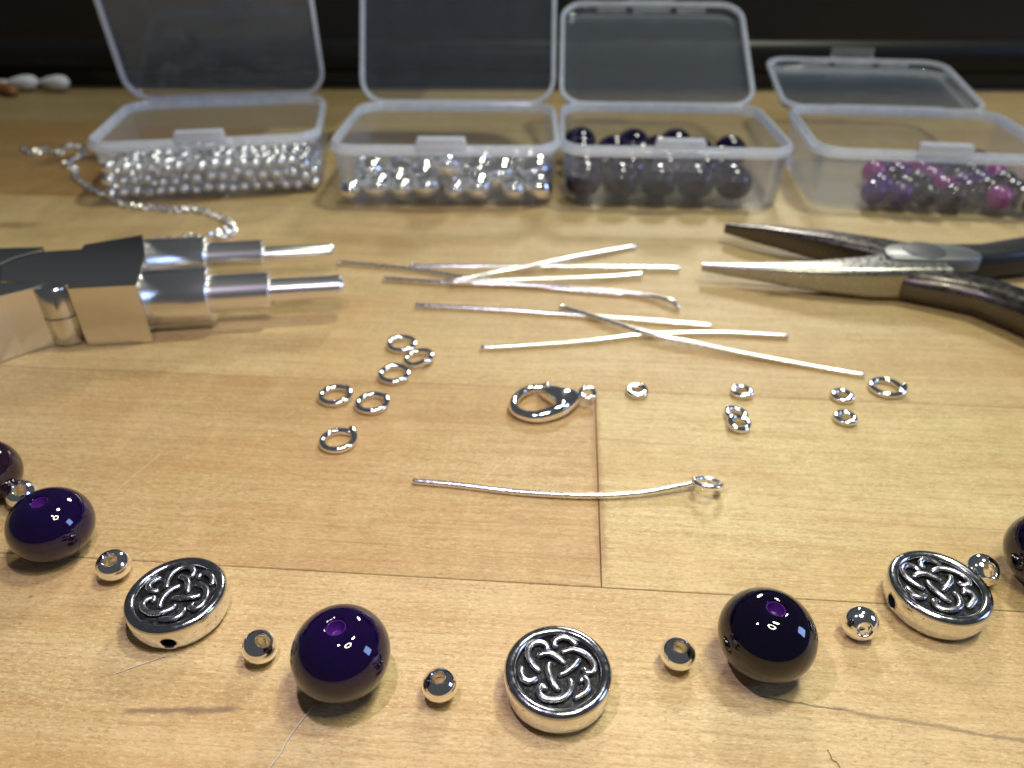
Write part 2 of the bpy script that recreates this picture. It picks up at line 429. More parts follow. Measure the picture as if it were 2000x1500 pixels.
# ------------------------------------------------------------------ beads of the necklace laid out in front
def glass_profile(a, c, rh, n=30):
    out = []
    f0 = math.acos((rh + 0.025) / a)
    for k in range(n + 1):
        f = -f0 + 2 * f0 * k / n
        r, z = a * math.cos(f), c * math.sin(f)
        dip = max(0.0, 1 - (r / (rh * 2.6)) ** 2)
        z -= math.copysign(0.055 * dip * dip, z)
        out.append((r, z))
    zt = out[-1][1]
    out += [(rh + 0.006, zt - 0.012), (rh, zt - 0.04), (rh, -zt + 0.04), (rh + 0.006, -zt + 0.012)]
    return out, zt
gp, gz = glass_profile(0.68, 0.615, 0.135)
GLASS = mesh('glass_body', *lathe(gp, 48, closed=True))
GLASS_DARK = GLASS.copy()
GLASS_BROWN = GLASS.copy()
BORE = mesh('bore', *lathe([(0.0, -gz + 0.15), (0.133, -gz + 0.12), (0.133, gz - 0.035), (0.118, gz - 0.035), (0.112, gz - 0.12), (0.07, gz - 0.17), (0.0, gz - 0.18)], 24))
def glass_bead_at(c, label, size=1.0, rot=(0, 0, 0), dark=False):
    p = px(c[0], c[1], 0.615 * size); p.z = 0.615 * size
    t = thing('glass_bead', label, 'bead', p, rot, 'purple glass beads of the necklace layout')
    t.scale = (size,) * 3
    bd_ = obj('glass_body', GLASS_BROWN if 'brownish' in label else GLASS_DARK if dark else GLASS, M_PURPLE_BROWN if 'brownish' in label else M_PURPLE_DARK if dark else M_PURPLE, t); obj('bore', BORE, M_BORE_GLOW, t)
    return t
glass_bead_at((666, 1275), 'dark purple glass bead between the two silver spacers left of the middle knot disc', 1.0)
glass_bead_at((1498, 1239), 'almost black purple glass bead right of the middle knot disc, pinkish shadow on its left', 1.0, (0.0, 0.05, 0.4), True)
glass_bead_at((100, 1024), 'purple glass bead near the left edge with a silver spacer hidden behind it', 0.965, (0.02, -0.05, 1.2))
glass_bead_at((-36, 921), 'brownish purple glass bead cut off by the left edge of the photo', 0.95, (0.3, 0.1, 2.0))
glass_bead_at((2056, 1080), 'black looking glass bead cut off by the right edge of the photo', 1.0, (0.1, 0.1, 0.8), True)

def spacer_profile(R=0.25, h=0.21, rh=0.105, n=14):
    f0 = math.acos((rh + 0.012) / R)
    out = [(R * math.cos(-f0 + 2 * f0 * k / n), h * math.sin(-f0 + 2 * f0 * k / n)) for k in range(n + 1)]
    zt = out[-1][1]
    return out + [(rh, zt - 0.006), (rh - 0.012, zt - 0.03), (rh - 0.012, -zt + 0.03), (rh, -zt + 0.006)]
SPACER = mesh('spacer_bead', *lathe(spacer_profile(), 36, closed=True))
def spacer(c, h, label, k=1.0):
    z = 0.235 * k
    o = obj('spacer_bead', SPACER, M_SILVER, None, px(c[0], c[1], z), axis_from(c, h, 33))
    o.scale = (k,) * 3
    tag(o, label, 'bead', 'silver spacer beads of the necklace layout')
    return o
spacer((222, 1103), (218, 1086), 'silver spacer bead between the left purple bead and the left knot disc', 1.08)
spacer((508, 1262), (519, 1252), 'silver spacer bead with bore facing right, right of the left knot disc', 1.04)
spacer((859, 1337), (857, 1319), 'silver spacer bead with a fine vertical seam, left of the middle knot disc')
spacer((1324, 1276), (1327, 1257), 'silver spacer bead right of the middle knot disc with its bore on top', 1.02)
spacer((1680, 1217), (1695, 1227), 'silver spacer bead with bore facing lower right, left of the right knot disc', 1.06)
spacer((1917, 1113), (1935, 1105), 'silver spacer bead half hidden behind the right knot disc', 1.08)
spacer((42, 965), (42, 950), 'silver spacer bead half hidden behind the purple bead near the left edge', 1.08)

# ------------------------------------------------------------------ knot discs
ZT = 0.50
DISC_C = px(1090, 1305, ZT)
STRANDS = [[(775, 395), (768, 350), (830, 318), (920, 325), (990, 370)],
           [(690, 425), (670, 385), (590, 365), (510, 400), (475, 480), (500, 560), (545, 620), (592, 658)],
           [(598, 498), (680, 485), (770, 510), (862, 572)],
           [(865, 458), (960, 440), (1080, 480), (1160, 550), (1197, 620), (1175, 685), (1110, 685), (1085, 650)],
           [(1030, 550), (990, 610), (920, 665), (835, 708)],
           [(710, 590), (695, 660), (720, 750), (760, 820), (802, 862)],
           [(410, 640), (400, 700), (430, 770), (500, 790), (562, 757)],
           [(662, 850), (620, 838), (597, 900), (640, 968), (740, 992), (850, 972), (920, 905), (950, 825), (940, 775)],
           [(1055, 775), (1085, 745), (1132, 810), (1122, 880), (1060, 928), (1000, 958)]]
KNOT = []
for s in STRANDS:
    q = []
    for x, y in s:
        p = px(940 + x / 5.357, 1180 + y / 5.357, ZT) - DISC_C
        q.append((p.x, p.y, 0))
    KNOT.append(catmull(q, 5))
disc_prof = [(0.0, 0.0), (0.60, 0.0), (0.66, 0.02), (0.705, 0.07), (0.733, 0.15), (0.742, 0.24), (0.743, 0.33), (0.741, 0.40),
             (0.732, 0.445), (0.712, 0.484), (0.675, 0.503), (0.635, 0.503), (0.60, 0.487), (0.583, 0.455), (0.578, 0.40), (0.0, 0.40)]
def disc(c, hole, label, knot_rot, seed):
    p = px(c[0], c[1], ZT); p.z = 0
    hd = px(hole[0], hole[1], 0.23) - p; ha = math.atan2(hd.y, hd.x)
    t = thing('knot_disc', label, 'bead', p, (0, 0, 0), 'round knotwork discs of the necklace layout')
    V, Fs = lathe(disc_prof, 72)
    rr = random.Random(seed)
    ph = [rr.uniform(0, 6) for _ in range(4)]
    V = [(x * (1 + .006 * math.sin(3 * math.atan2(y, x) + ph[0]) + .004 * math.sin(7 * math.atan2(y, x) + ph[1])), y * (1 + .005 * math.sin(4 * math.atan2(y, x) + ph[2])), z) for x, y, z in V]
    body = obj('disc_body', mesh('disc_body', V, Fs, angle=50), M_ANTIQUE, t)
    R = Matrix.Rotation(ha, 4, 'Z') @ Matrix.Translation((0, 0, 0.225)) @ Matrix.Rotation(math.pi / 2, 4, 'Y')
    def rotated(vf): return [tuple(R @ Vector(v)) for v in vf[0]], vf[1]
    cut = obj('cutter', mesh('cutter', *rotated(lathe([(0.118, -1), (0.118, 1)], 24))), M_BORE, None, p)
    md = body.modifiers.new('hole', 'BOOLEAN'); md.operation = 'DIFFERENCE'; md.object = cut; md.solver = 'EXACT'
    bpy.context.view_layer.update()
    dg = bpy.context.evaluated_depsgraph_get()
    nm = bpy.data.meshes.new_from_object(body.evaluated_get(dg))
    body.modifiers.clear(); old = body.data; body.data = nm; nm.name = 'disc_body'
    bpy.data.objects.remove(cut); bpy.data.meshes.remove(old)
    obj('bore', mesh('bore', *rotated(lathe([(0.1165, -0.70), (0.1165, 0.70), (0.10, 0.70), (0.10, -0.70)], 24, closed=True))), M_BORE, t)
    obj('recessed_face', mesh('recessed_face', *lathe([(0.578, 0.398), (0.578, 0.404), (0.565, 0.408), (0.0, 0.408)], 48)), M_PATINA, t)
    obj('disc_rim', mesh('disc_rim', *lathe([(.7365, .432), (.7375, .455), (.716, .489), (.677, .508), (.634, .508), (.597, .491), (.577, .457), (.573, .41), (.60, .41), (.62, .43)], 72, closed=True), angle=60), M_DISCRIM, t)
    cr_, sr_ = math.cos(knot_rot), math.sin(knot_rot)
    for q in KNOT:
        m_ = len(q)
        pts = [(v.x * cr_ - v.y * sr_, v.x * sr_ + v.y * cr_, 0.43 + 0.028 * math.sin(math.pi * i / (m_ - 1))) for i, v in enumerate(q)]
        obj('knot_strand', mesh('knot_strand', *tube([(x * .965, y * .965, z) for x, y, z in pts], 0.048, 12, flat=0.8)), M_STRAND, t)
    return t
disc((1090, 1305), (1188, 1362), 'silver knotwork disc in the middle front, the nearest of the three discs', 0.0, 1)
disc((342, 1156), (331, 1247), 'silver knotwork disc at left with a black bore facing the viewer', -0.60, 2)
disc((1837, 1141), (1742, 1173), 'silver knotwork disc at right with a black bore on its left side', 0.12, 3)

# ------------------------------------------------------------------ jump rings
def ring_mesh(R, r, gap=0.10, rise=0.0, out=0.0):
    n = 40
    pts = []
    for k in range(n + 1):
        f = k / n; a = gap / 2 + (2 * math.pi - gap) * f
        e = max(0, (f - 0.8) / 0.2)
        pts.append(((R + out * e) * math.cos(a), (R + out * e) * math.sin(a), rise * (e ** 1.5)))
    return mesh('jump_ring', *tube(pts, r, 12))
RB = ring_mesh(0.315, 0.074, 0.05, 0.03, 0.012)
RO = ring_mesh(0.315, 0.074, 0.14, 0.07, 0.05)
RS = ring_mesh(0.185, 0.070, 0.18, 0.03, 0.02)
def ring(me, c, ang, label, z=0.075, rot=(0.0, 0.0), grp='large silver jump rings'):
    o = obj('jump_ring', me, M_SILVER, None, px(c[0], c[1], z), (rot[0], rot[1], ang))
    return tag(o, label, 'jump ring', grp)
ring(RB, (785, 672), 2.6, 'large silver jump ring farthest back, at the top of the touching group of three')
ring(RO, (818, 699), -0.9, 'large silver jump ring with an open end, leaning on the two beside it', 0.10, (0.12, -0.10))
ring(RB, (770, 731), 2.0, 'large silver jump ring at the front of the touching group of three')
ring(RB, (655, 772), 0.9, 'large silver jump ring lying left of its nearly touching neighbour')
ring(RB, (727, 787), 0.7, 'large silver jump ring lying right of its nearly touching neighbour')
ring(RO, (660, 860), 0.95, 'large silver jump ring lying alone in front, its split end standing up')
ring(RO, (1731, 757), -0.05, 'large silver jump ring beside the tip of the long pin at right')
gs = 'small silver jump rings'
ring(RS, (1244, 764), 1.0, 'small silver jump ring lying alone right of the lobster clasp', grp=gs)
ring(RS, (1449, 765), -0.5, 'small silver jump ring lying alone behind the overlapping pair', grp=gs)
ring(RS, (1438, 809), 2.5, 'small silver jump ring underneath in the overlapping pair', grp=gs)
ring(RS, (1443, 827), 0.6, 'small silver jump ring on top in the overlapping pair', 0.11, (0.25, 0.05), grp=gs)
ring(RS, (1645, 773), -0.7, 'small silver jump ring just left of the large jump ring at right', grp=gs)
ring(RS, (1651, 816), -1.0, 'small silver jump ring with an open front, nearest of the right hand pair', grp=gs)

# ------------------------------------------------------------------ lobster clasp
ce = px(1075, 785, 0.15); ce.z = 0
cl = thing('lobster_clasp', 'shiny silver lobster clasp lying on its side beside the plank joint', 'clasp', ce)
def cp(x, y, z): return px(x, y, z) - ce
hook = catmull([cp(1128, 773, .17), cp(1114, 786, .17), cp(1088, 803, .16), cp(1046, 814, .13), cp(1012, 806, .13), cp(1003, 789, .13), cp(1014, 771, .13), cp(1036, 760, .14), cp(1062, 757, .15)], 6)
nh = len(hook)
hr = [0.115 + 0.045 * math.sin(min(1, i / nh / 0.42) * math.pi) if i / nh < 0.42 else 0.115 - 0.025 * (i / nh - .42) / .58 for i in range(nh)]
obj('hook', mesh('hook', *tube(hook, hr, 14)), M_SILVER, cl)
pl = [cp(x, y, .28) for x, y in ((1055, 757), (1075, 752), (1100, 757), (1124, 762), (1131, 770), (1116, 788), (1100, 797), (1086, 790), (1078, 775))]
pl = catmull(pl, 4, closed=True)
def inset(poly, k):
    c = sum(poly, Vector()) / len(poly); return [c + (p - c) * k for p in poly]
Lb = [[(p.x, p.y, z) for p in inset(pl, k)] for k, z in ((0.85, 0.03), (1.0, 0.08), (1.06, 0.16), (1.03, 0.23), (0.93, 0.30), (0.72, 0.355), (0.45, 0.385), (0.2, 0.395))]
obj('clasp_body', mesh('clasp_body', *loft(Lb), angle=60), M_SILVER, cl)
obj('lever', mesh('lever', *tube([cp(1068, 752, .38), cp(1066, 760, .28), cp(1072, 772, .20), cp(1084, 784, .17)], [0.07, 0.06, 0.07, 0.05], 10)), M_SILVER, cl)
obj('end_ring', mesh('end_ring', *tube([cp(1147, 768, .24) + Vector((0.155 * math.cos(a), 0.155 * math.sin(a), 0.02 * math.sin(a))) for a in [k * math.pi / 12 for k in range(24)]], 0.058, 12, closed=True)), M_SILVER, cl)

# ------------------------------------------------------------------ eye pin in front and the pile of pins
def rel(pts, o): return [p - o for p in pts]
R0 = 0.060
pts = [px(x, y, z) for x, y, z in ((811, 940, .06), (900, 948, .06), (1000, 960, .06), (1100, 967, .07), (1180, 968, .08), (1260, 962, .11), (1320, 951, .15), (1354, 943, .19))]
o0 = pts[3].copy(); o0.z = 0
ep = thing('eye_pin', 'single bent silver eye pin lying alone in front of the clasp', 'eye pin', o0)
obj('pin_shaft', mesh('pin_shaft', *tube(catmull(rel(pts, o0), 6), R0, 12)), M_WIRE, ep)
ec = px(1382, 944, 0.20) - o0
lp = []
for k in range(25):
    a = math.pi * 0.98 + 2 * math.pi * 0.95 * k / 24
    lp.append(ec + Vector((0.25 * math.cos(a), 0.25 * math.sin(a) * 0.96, -0.11 * math.sin(a) - 0.03 * math.cos(a) + 0.012 * k / 24)))
obj('eye_loop', mesh('eye_loop', *tube(lp, R0, 12)), M_WIRE, ep)

def pin(path, label, head_first=True):
    P = [px(*q) for q in path]; c = P[len(P) // 2].copy(); c.z = 0
    t = thing('head_pin', label, 'pin', c, group='silver pins in the loose pile')
    obj('pin_shaft', mesh('pin_shaft', *tube(catmull(rel(P, c), 8), 0.070, 12)), M_WIRE, t)
    e = P[0] if head_first else P[-1]
    obj('pin_head', mesh('pin_head', *lathe([(0, -.075), (.05, -.066), (.078, -.025), (.078, .025), (.05, .066), (0, .075)], 14)), M_WIRE, t, e - c)
pin([(816, 597, .07), (1000, 607, .06), (1200, 622, .06), (1386, 637, .06)], 'silver pin with small head at left, crossed past its middle by the slanting pin')
pin([(944, 680, .07), (1140, 668, .06), (1250, 656, .06), (1400, 651, .06), (1536, 657, .07)], 'silver pin nearest the viewer in the pile, bright at its left end', True)
pin([(1097, 600, .07), (1190, 628, .13), (1280, 655, .16), (1450, 690, .10), (1560, 711, .06), (1684, 733, .06)], 'long silver pin slanting across two others toward the large jump ring')
pin([(664, 513, .07), (800, 526, .06), (930, 545, .08), (1080, 563, .07), (1214, 575, .06)], 'silver pin reaching farthest left toward the stepped pliers')
pin([(805, 520, .14), (950, 521, .15), (1120, 521, .12), (1325, 525, .10)], 'straight bright silver pin along the back of the pile')
pin([(752, 545, .07), (870, 552, .10), (1000, 556, .10), (1160, 566, .08), (1260, 577, .10), (1310, 588, .16), (1325, 600, .10)], 'silver pin with a bent tip at its right end')
pin([(862, 552, .10), (940, 538, .20), (1030, 522, .20), (1130, 502, .12), (1240, 482, .07)], 'silver pin slanting away to the far back right of the pile')
pin([(884, 551, .16), (990, 547, .17), (1120, 544, .13), (1200, 541, .11), (1252, 536, .12)], 'short bright silver pin slightly bent up at its right end')

# ------------------------------------------------------------------ fine chain
cpath = catmull([px(x, y, .06) for x, y in ((45, 288), (62, 300), (92, 292), (112, 300), (140, 287), (163, 291), (158, 305), (128, 322), (150, 332), (146, 345), (165, 360), (185, 373), (235, 398), (262, 405), (310, 408), (345, 412), (385, 411), (425, 424), (450, 438), (456, 455), (430, 463), (440, 452), (405, 466), (372, 464), (352, 471), (320, 470), (283, 478), (240, 486))], 10)
ch = thing('fine_chain', 'fine silver cable chain snaking from the left edge to behind the stepped pliers', 'chain', px(300, 410))
link = tube([(0.14 * math.cos(a), 0.105 * math.sin(a), 0) for a in [k * math.pi / 6 for k in range(12)]], 0.042, 8, closed=True)
LINK = mesh('link', *link)
LINK.materials.append(M_CHAIN)
acc, k = 0.0, 0
for i in range(1, len(cpath)):
    acc += (cpath[i] - cpath[i - 1]).length
    if acc > 0.135:
        acc = 0; d = cpath[i] - cpath[i - 1]
        rr = random.Random(k)
        q = cpath[i] - ch.location + Vector((rr.gauss(0, .012), rr.gauss(0, .012), .03 if k % 2 else 0))
        obj('link', LINK, None, ch, q, ((1.2 if k % 2 else 0.1) + rr.gauss(0, .25), rr.gauss(0, .2), math.atan2(d.y, d.x) + rr.gauss(0, .15)))
        k += 1
print('links', k)

# ------------------------------------------------------------------ four hinged boxes
BW, BD, BH = 8.0, 6.3, 2.2
def base_shell(w, d, h):
    L = []
    for ins, z, r in ((1.0, 0.0, .5), (.60, .03, .75), (.42, .14, .9), (.36, .5, .95), (.26, h - .36, 1.0)):
        L.append(rrect(w - ins, d - ins, r, z))
    for ins, z, r in ((.40, h - .36, .95), (.50, .5, .9), (.58, .22, .8), (.90, .12, .6)):
        L.append(rrect(w - ins, d - ins, r, z))
    return mesh('tray', *loft(L))
def rim_band(w, d, h):
    prof = ((.27, h - .37), (.03, h - .33), (0, h - .30), (0, h - .17), (.03, h - .14), (.14, h - .13), (.16, h - .11), (.17, h - .02), (.20, h), (.33, h), (.36, h - .02), (.40, h - .34))
    return mesh('rim', *loft([rrect(w - i, d - i, 1.05 - i / 2, z) for i, z in prof], closed=True))
LT = 0.42
def lid_shell(w, d):
    L = [rrect(w - i, d - i, r, z) for i, z, r in ((.9, -LT, .6), (.4, -LT + .01, .85), (.16, -LT + .10, .95), (.06, -.14, 1.0), (.26, -.14, .92), (.36, -LT + .13, .85), (.55, -LT + .08, .75), (1.0, -LT + .075, .55))]
    return mesh('lid_panel', *loft([[(x, y + d / 2, z) for x, y, z in l] for l in L]))
def lid_band(w, d):
    prof = ((.08, -.15), (.0, -.13), (0, -.02), (.04, 0), (.30, 0), (.34, -.03), (.36, -.15))
    return mesh('lid_rim', *loft([[(x, y + d / 2, z) for x, y, z in rrect(w - i, d - i, 1.05 - i / 2, z)] for i, z in prof], closed=True))
TRAY, RIM, LID, LRIM = base_shell(BW, BD, BH), rim_band(BW, BD, BH), lid_shell(BW, BD), lid_band(BW, BD)
TABLOW = mesh('tab_skirt', *box(-.85, .85, -BD / 2 - .12, -BD / 2 - .02, BH - .75, BH - .08, .03))
TAB = mesh('latch_tab', *join(box(-.85, .85, -BD / 2 - .13, -BD / 2 - .01, BH - .08, BH + .22, .04), box(-.80, .80, -BD / 2 - .15, -BD / 2 + .16, BH + .18, BH + .30, .04)))
HINGE = mesh('hinge', *box(-2.1, 2.1, BD / 2 - .06, BD / 2 + .18, BH - .30, BH - .02, .03))
HOOK = mesh('lid_hook', *join(box(-.95, -.80, BD - .02, BD + .35, -.2, .05, .03), box(.80, .95, BD - .02, BD + .35, -.2, .05, .03), box(-.95, .95, BD + .27, BD + .37, -.3, .35, .03),
                              tube([(-2.3, BD - .42, -.15), (-1.2, BD - .42, -.15)], .09, 8), tube([(1.2, BD - .42, -.15), (2.3, BD - .42, -.15)], .09, 8), tube([(-.75, BD - .42, -.15), (.75, BD - .42, -.15)], .09, 8)))
def hinged_box(cx, cy, yaw, beta, label):
    t = thing('bead_box', label, 'box', (cx, cy, 0.002), (0, 0, yaw), 'clear hinged boxes in a row at the back')
    obj('tray', TRAY, M_BOX, t); obj('rim', RIM, M_RIM, t); tb = obj('latch_tab', TAB, M_RIM, t); obj('tab_skirt', TABLOW, M_BOX, tb); obj('hinge', HINGE, M_RIM, t)
    lid = obj('lid', LID, M_LID, t, (0, BD / 2 + .12, BH - .12), (math.radians(beta), 0, 0))
    obj('lid_rim', LRIM, M_RIM, lid); obj('lid_hook', HOOK, M_HOOK, lid)
    return t
BOX = [hinged_box(-11.25, 29.1, 0.16, 101, 'clear plastic box filled with tiny silver beads, lid standing upright, leftmost of four'),
       hinged_box(-2.3, 28.25, -0.02, 58, 'clear plastic box of mixed silver beads, second from left, tall open lid'),
       hinged_box(5.75, 28.05, -0.05, 30, 'clear plastic box of dark purple beads, lid tilted far back'),
       hinged_box(14.55, 27.5, -0.13, 7, 'clear plastic box of magenta and purple beads at far right, lid lying back nearly flat')]

# resting places of the beads inside each box (hundredths of a centimetre)
P1 = [(-265,-273,66,20),(105,-270,22,22),(-64,-274,18,18),(-174,-274,124,18),(-148,-271,21,21),(-203,-273,101,19),(-353,-268,66,25),(149,-271,21,21),(-111,-268,101,24),(-287,-268,106,24),(328,-269,92,23),(359,-274,64,18),(-244,-272,102,20),(195,-272,20,20),(325,-273,50,19),(24,-271,22,22),(-68,-272,124,20),(247,-269,106,24),(280,-236,94,24),(-4,-272,65,21),(-105,-269,23,23),(64,-274,19,19),(296,-271,21,21),(38,-271,63,22),(-357,-272,21,21),(-306,-270,64,22),(-341,-268,114,25),(13,-269,105,24),(116,-273,104,19),(-155,-271,90,21),(201,-271,101,21),(-23,-268,24,24),(-129,-274,55,18),(-315,-271,21,21),(225,-268,62,25),(-171,-274,54,19),(-33,-270,98,23),(58,-271,103,22),(-271,-269,23,23),(356,-272,21,21),(-56,-269,58,24),(285,-270,63,22),(158,-270,100,22),(-229,-272,20,20),(89,-274,77,19),(177,-269,59,23),(253,-269,24,24),(-189,-273,20,20),(129,-268,63,25),(-223,-270,65,22),(-51,-11,94,23),(-97,-253,62,20),(-315,-39,85,21),(-96,17,91,25),(338,63,75,25),(-184,-82,100,25),(215,-136,92,22),(16,57,88,21),(16,-223,116,23),(49,-188,110,25),(281,-152,97,22),(-154,-234,108,21),(339,-122,49,19),(355,-47,64,23),(26,16,72,24),(86,-115,77,23),(181,-214,107,20),(83,-63,87,25),(111,-27,87,20),(309,-65,57,24),(-270,-216,110,24),(359,85,45,18),(346,-86,55,18),(222,36,68,22),(353,18,61,25),(272,-3,61,24),(72,-254,49,19),(358,57,20,20),(-65,169,63,25),(318,-18,63,24),(-194,201,56,25),(312,-210,92,18),(-210,89,64,21),(53,-138,95,20),(258,-238,55,21),(-74,-252,92,18),(-67,107,68,24),(358,-138,20,20),(140,57,55,21),(220,-235,26,25),(-294,129,60,23),(-31,-223,100,24),(296,69,61,20),(225,-8,60,19),(-225,-104,94,20),(-17,37,63,25),(359,-221,18,18),(-126,-169,104,18),(104,58,72,19),(116,176,53,23),(-153,74,59,23),(-353,130,58,24),(-177,113,61,20),(-325,-241,84,18),(-255,-17,89,18),(119,18,65,25),(357,-99,20,20),(186,135,59,22),(122,-88,81,22),(-300,19,73,24),(8,163,52,23),(149,-182,94,20),(-254,225,49,23),(354,-13,24,24),(-70,-152,92,19),(359,203,19,19),(-231,-53,86,25),(67,127,61,23),(-211,-236,37,24),(356,-58,22,22),(216,169,53,24),(253,84,61,22),(326,-241,23,23),(267,42,61,21),(-187,-242,77,24),(-142,-237,66,23),(-132,-94,80,25),(159,98,52,24),(-114,-5,56,20),(53,-230,97,19),(-247,174,53,22),(209,91,62,24),(198,-229,69,24),(136,134,51,18),(-197,-232,122,24),(187,10,58,23),(333,-200,60,22),(205,-188,86,20),(243,126,58,22),(-356,-231,21,21),(129,-233,22,22),(-153,29,55,21),(-112,36,54,20),(354,161,23,23),(307,27,58,22),(173,-235,23,23),(175,-83,72,23),(184,54,56,22),(11,-135,93,22),(-190,55,55,18),(-304,-69,56,22),(-59,59,64,23),(-22,-104,89,23),(-252,85,59,21),(-161,-15,64,25),(353,-181,24,24),(4,-233,21,21),(-91,-186,95,22),(-23,-237,61,19),(-111,159,54,19),(89,-234,19,19),(50,-238,20,20),(314,-238,65,21),(-252,-242,48,18),(67,221,24,24),(357,115,21,21),(-40,-225,24,24),(19,-229,69,25),(-84,-230,22,22),(153,-231,80,22),(-228,42,63,23),(283,-232,21,21),(-192,17,57,20),(-355,-221,64,23),(-354,-43,62,24),(-203,-166,98,20),(-312,-226,24,24),(-133,-204,90,19),(356,-236,55,21),(-27,119,54,20),(-288,-228,66,24),(237,-230,88,19),(96,-236,96,24),(-295,233,25,25),(104,-233,54,19),(18,108,54,24),(-161,-157,84,23),(-194,153,54,21),(219,-83,57,23),(142,-50,63,24),(-325,162,51,19),(332,110,60,22),(37,-71,74,24),(-82,-27,53,20),(-231,131,57,23),(-357,6,57,20),(-73,-64,55,18),(-127,-232,21,21),(-5,-186,103,22),(-354,47,64,22),(260,-44,61,19),(-354,-137,66,24),(-66,-224,63,23),(-175,-198,100,21),(160,166,42,22),(-231,-233,90,23),(-19,-9,61,21),(189,-38,63,25),(31,68,54,18),(-265,-100,71,24),(200,-191,25,25),(252,-208,19,19),(-61,16,60,21),(-292,75,61,20),(-125,-47,61,24),(151,-9,53,19),(-345,-90,64,24),(-238,-165,55,21),(71,34,63,24),(287,-205,58,23),(66,-213,60,23),(315,134,25,25),(234,-201,56,23),(241,-124,57,23),(-281,-28,60,22),(-66,-192,20,20),(-101,-226,92,20),(-307,-110,56,19),(-333,87,54,23),(127,-199,61,23),(68,82,56,22),(-253,-163,19,19),(16,-140,50,21),(-208,-84,59,23),(31,-200,32,24),(-268,-228,18,18),(230,140,20,20),(255,-99,21,21),(170,-98,22,22),(141,201,23,23),(46,-113,60,20),(-88,172,22,22),(317,191,25,25),(-356,-62,21,21),(172,-151,23,23),(267,-85,61,23),(285,-72,20,20),(294,-125,61,24),(-192,-199,22,22),(280,-30,22,22),(-18,-67,62,20),(2,139,19,19),(-270,-141,52,19),(84,65,21,21),(263,-167,59,22),(-132,182,23,23),(-191,175,20,20),(216,-104,19,19),(-215,-49,22,22),(-319,-125,21,21),(-46,-39,64,19),(-168,11,20,20),(217,-161,57,21),(-13,173,18,18),(153,-195,23,23),(100,195,19,19),(276,11,20,20),(-19,-21,21,21),(86,-11,61,19),(-249,74,20,20),(318,-43,19,19),(200,49,19,19),(-165,-70,58,22),(181,-157,77,20),(-155,105,24,24),(160,131,20,20),(-60,-17,20,20),(-3,-189,59,22),(226,216,23,23),(-318,-174,19,19),(-53,-154,56,21),(135,-118,19,19),(282,-182,21,21),(315,-150,25,25),(275,69,24,24),(-281,-191,35,25),(58,-121,21,21),(240,177,19,19),(-98,103,22,22),(-202,-10,20,20),(203,-29,21,21),(-134,-134,59,20),(87,-93,19,19),(275,190,18,18),(194,-122,53,24),(-44,-59,25,25),(-167,53,22,22),(-49,-185,88,21)]
P2 = [(312,-135,66,66),(114,-245,48,48),(-156,-252,40,40),(-67,-243,50,50),(225,-43,61,61),(-339,-254,38,38),(184,-160,64,64),(331,-246,47,47),(-9,41,58,58),(11,-237,125,55),(-98,-146,52,52),(-186,-83,53,53),(-9,-77,60,60),(-102,-31,46,46),(109,37,56,56),(335,-32,42,42),(241,-249,44,44),(-296,-98,57,57),(-186,-176,41,41),(105,-74,54,54),(-245,-244,49,49),(-308,-188,36,36),(2,-179,45,45),(30,-255,37,37),(289,48,51,51),(84,-163,39,39)]
P3 = [(127,-102,66),(75,226,66),(-48,-226,66),(-184,127,66),(-312,95,66),(-180,-226,66),(-97,226,66),(-312,226,66),(-312,-226,66),(274,136,66),(84,-226,66),(-220,0,66),(-90,21,66),(216,-226,66),(211,0,66),(144,114,66),(-137,-102,66),(-5,-102,66),(58,14,66),(-312,-95,66),(-11,127,66)]
P4 = [(334,180,43),(91,-55,43),(334,-164,43),(-101,-14,43),(174,-35,43),(-55,-93,43),(249,-78,43),(-76,-249,43),(249,8,43),(71,28,43),(249,-249,43),(28,-115,43),(-32,-176,43),(174,-207,43),(334,-249,43),(20,98,43),(333,94,43),(249,-164,43),(-13,-19,43),(99,-249,43),(247,94,43),(334,8,43),(173,51,43),(-162,-245,43),(99,-164,43),(13,-249,43),(135,188,43),(334,-78,43),(-116,-162,43),(-60,67,43),(107,106,43),(174,-121,43)]
ORD = ['first', 'second', 'third', 'fourth', 'fifth', 'sixth', 'seventh', 'eighth', 'ninth', 'tenth', 'eleventh', 'twelfth', 'thirteenth', 'fourteenth', 'fifteenth']
def place_words(P, r):
    """which row (front to back), which layer, which place from the left: told for every bead of a small heap"""
    n = len(P); out = [None] * n; keys = {}
    ymin = min(q[1] for q in P)
    for i, q in enumerate(P):
        keys.setdefault((int((q[1] - ymin) / (200 * r * 0.95)), int((q[2] / 100 - r) / (1.1 * r))), []).append(i)
    rows_ = sorted({k[0] for k in keys}); nr_ = len(rows_)
    for (ro, la), ids in keys.items():
        ids.sort(key=lambda i: P[i][0])
        rw = 'front row' if ro == rows_[0] else 'back row' if ro == rows_[-1] else ORD[rows_.index(ro)] + ' row'
        ly = ['bottom layer', 'upper layer', 'third layer', 'top layer'][min(la, 3)]
        for j, i in enumerate(ids):
            pos = 'alone' if len(ids) == 1 else 'leftmost' if j == 0 else 'rightmost' if j == len(ids) - 1 else ORD[j] + ' from left'
            out[i] = '%s in %s, %s' % (pos, rw, ly)
    return out
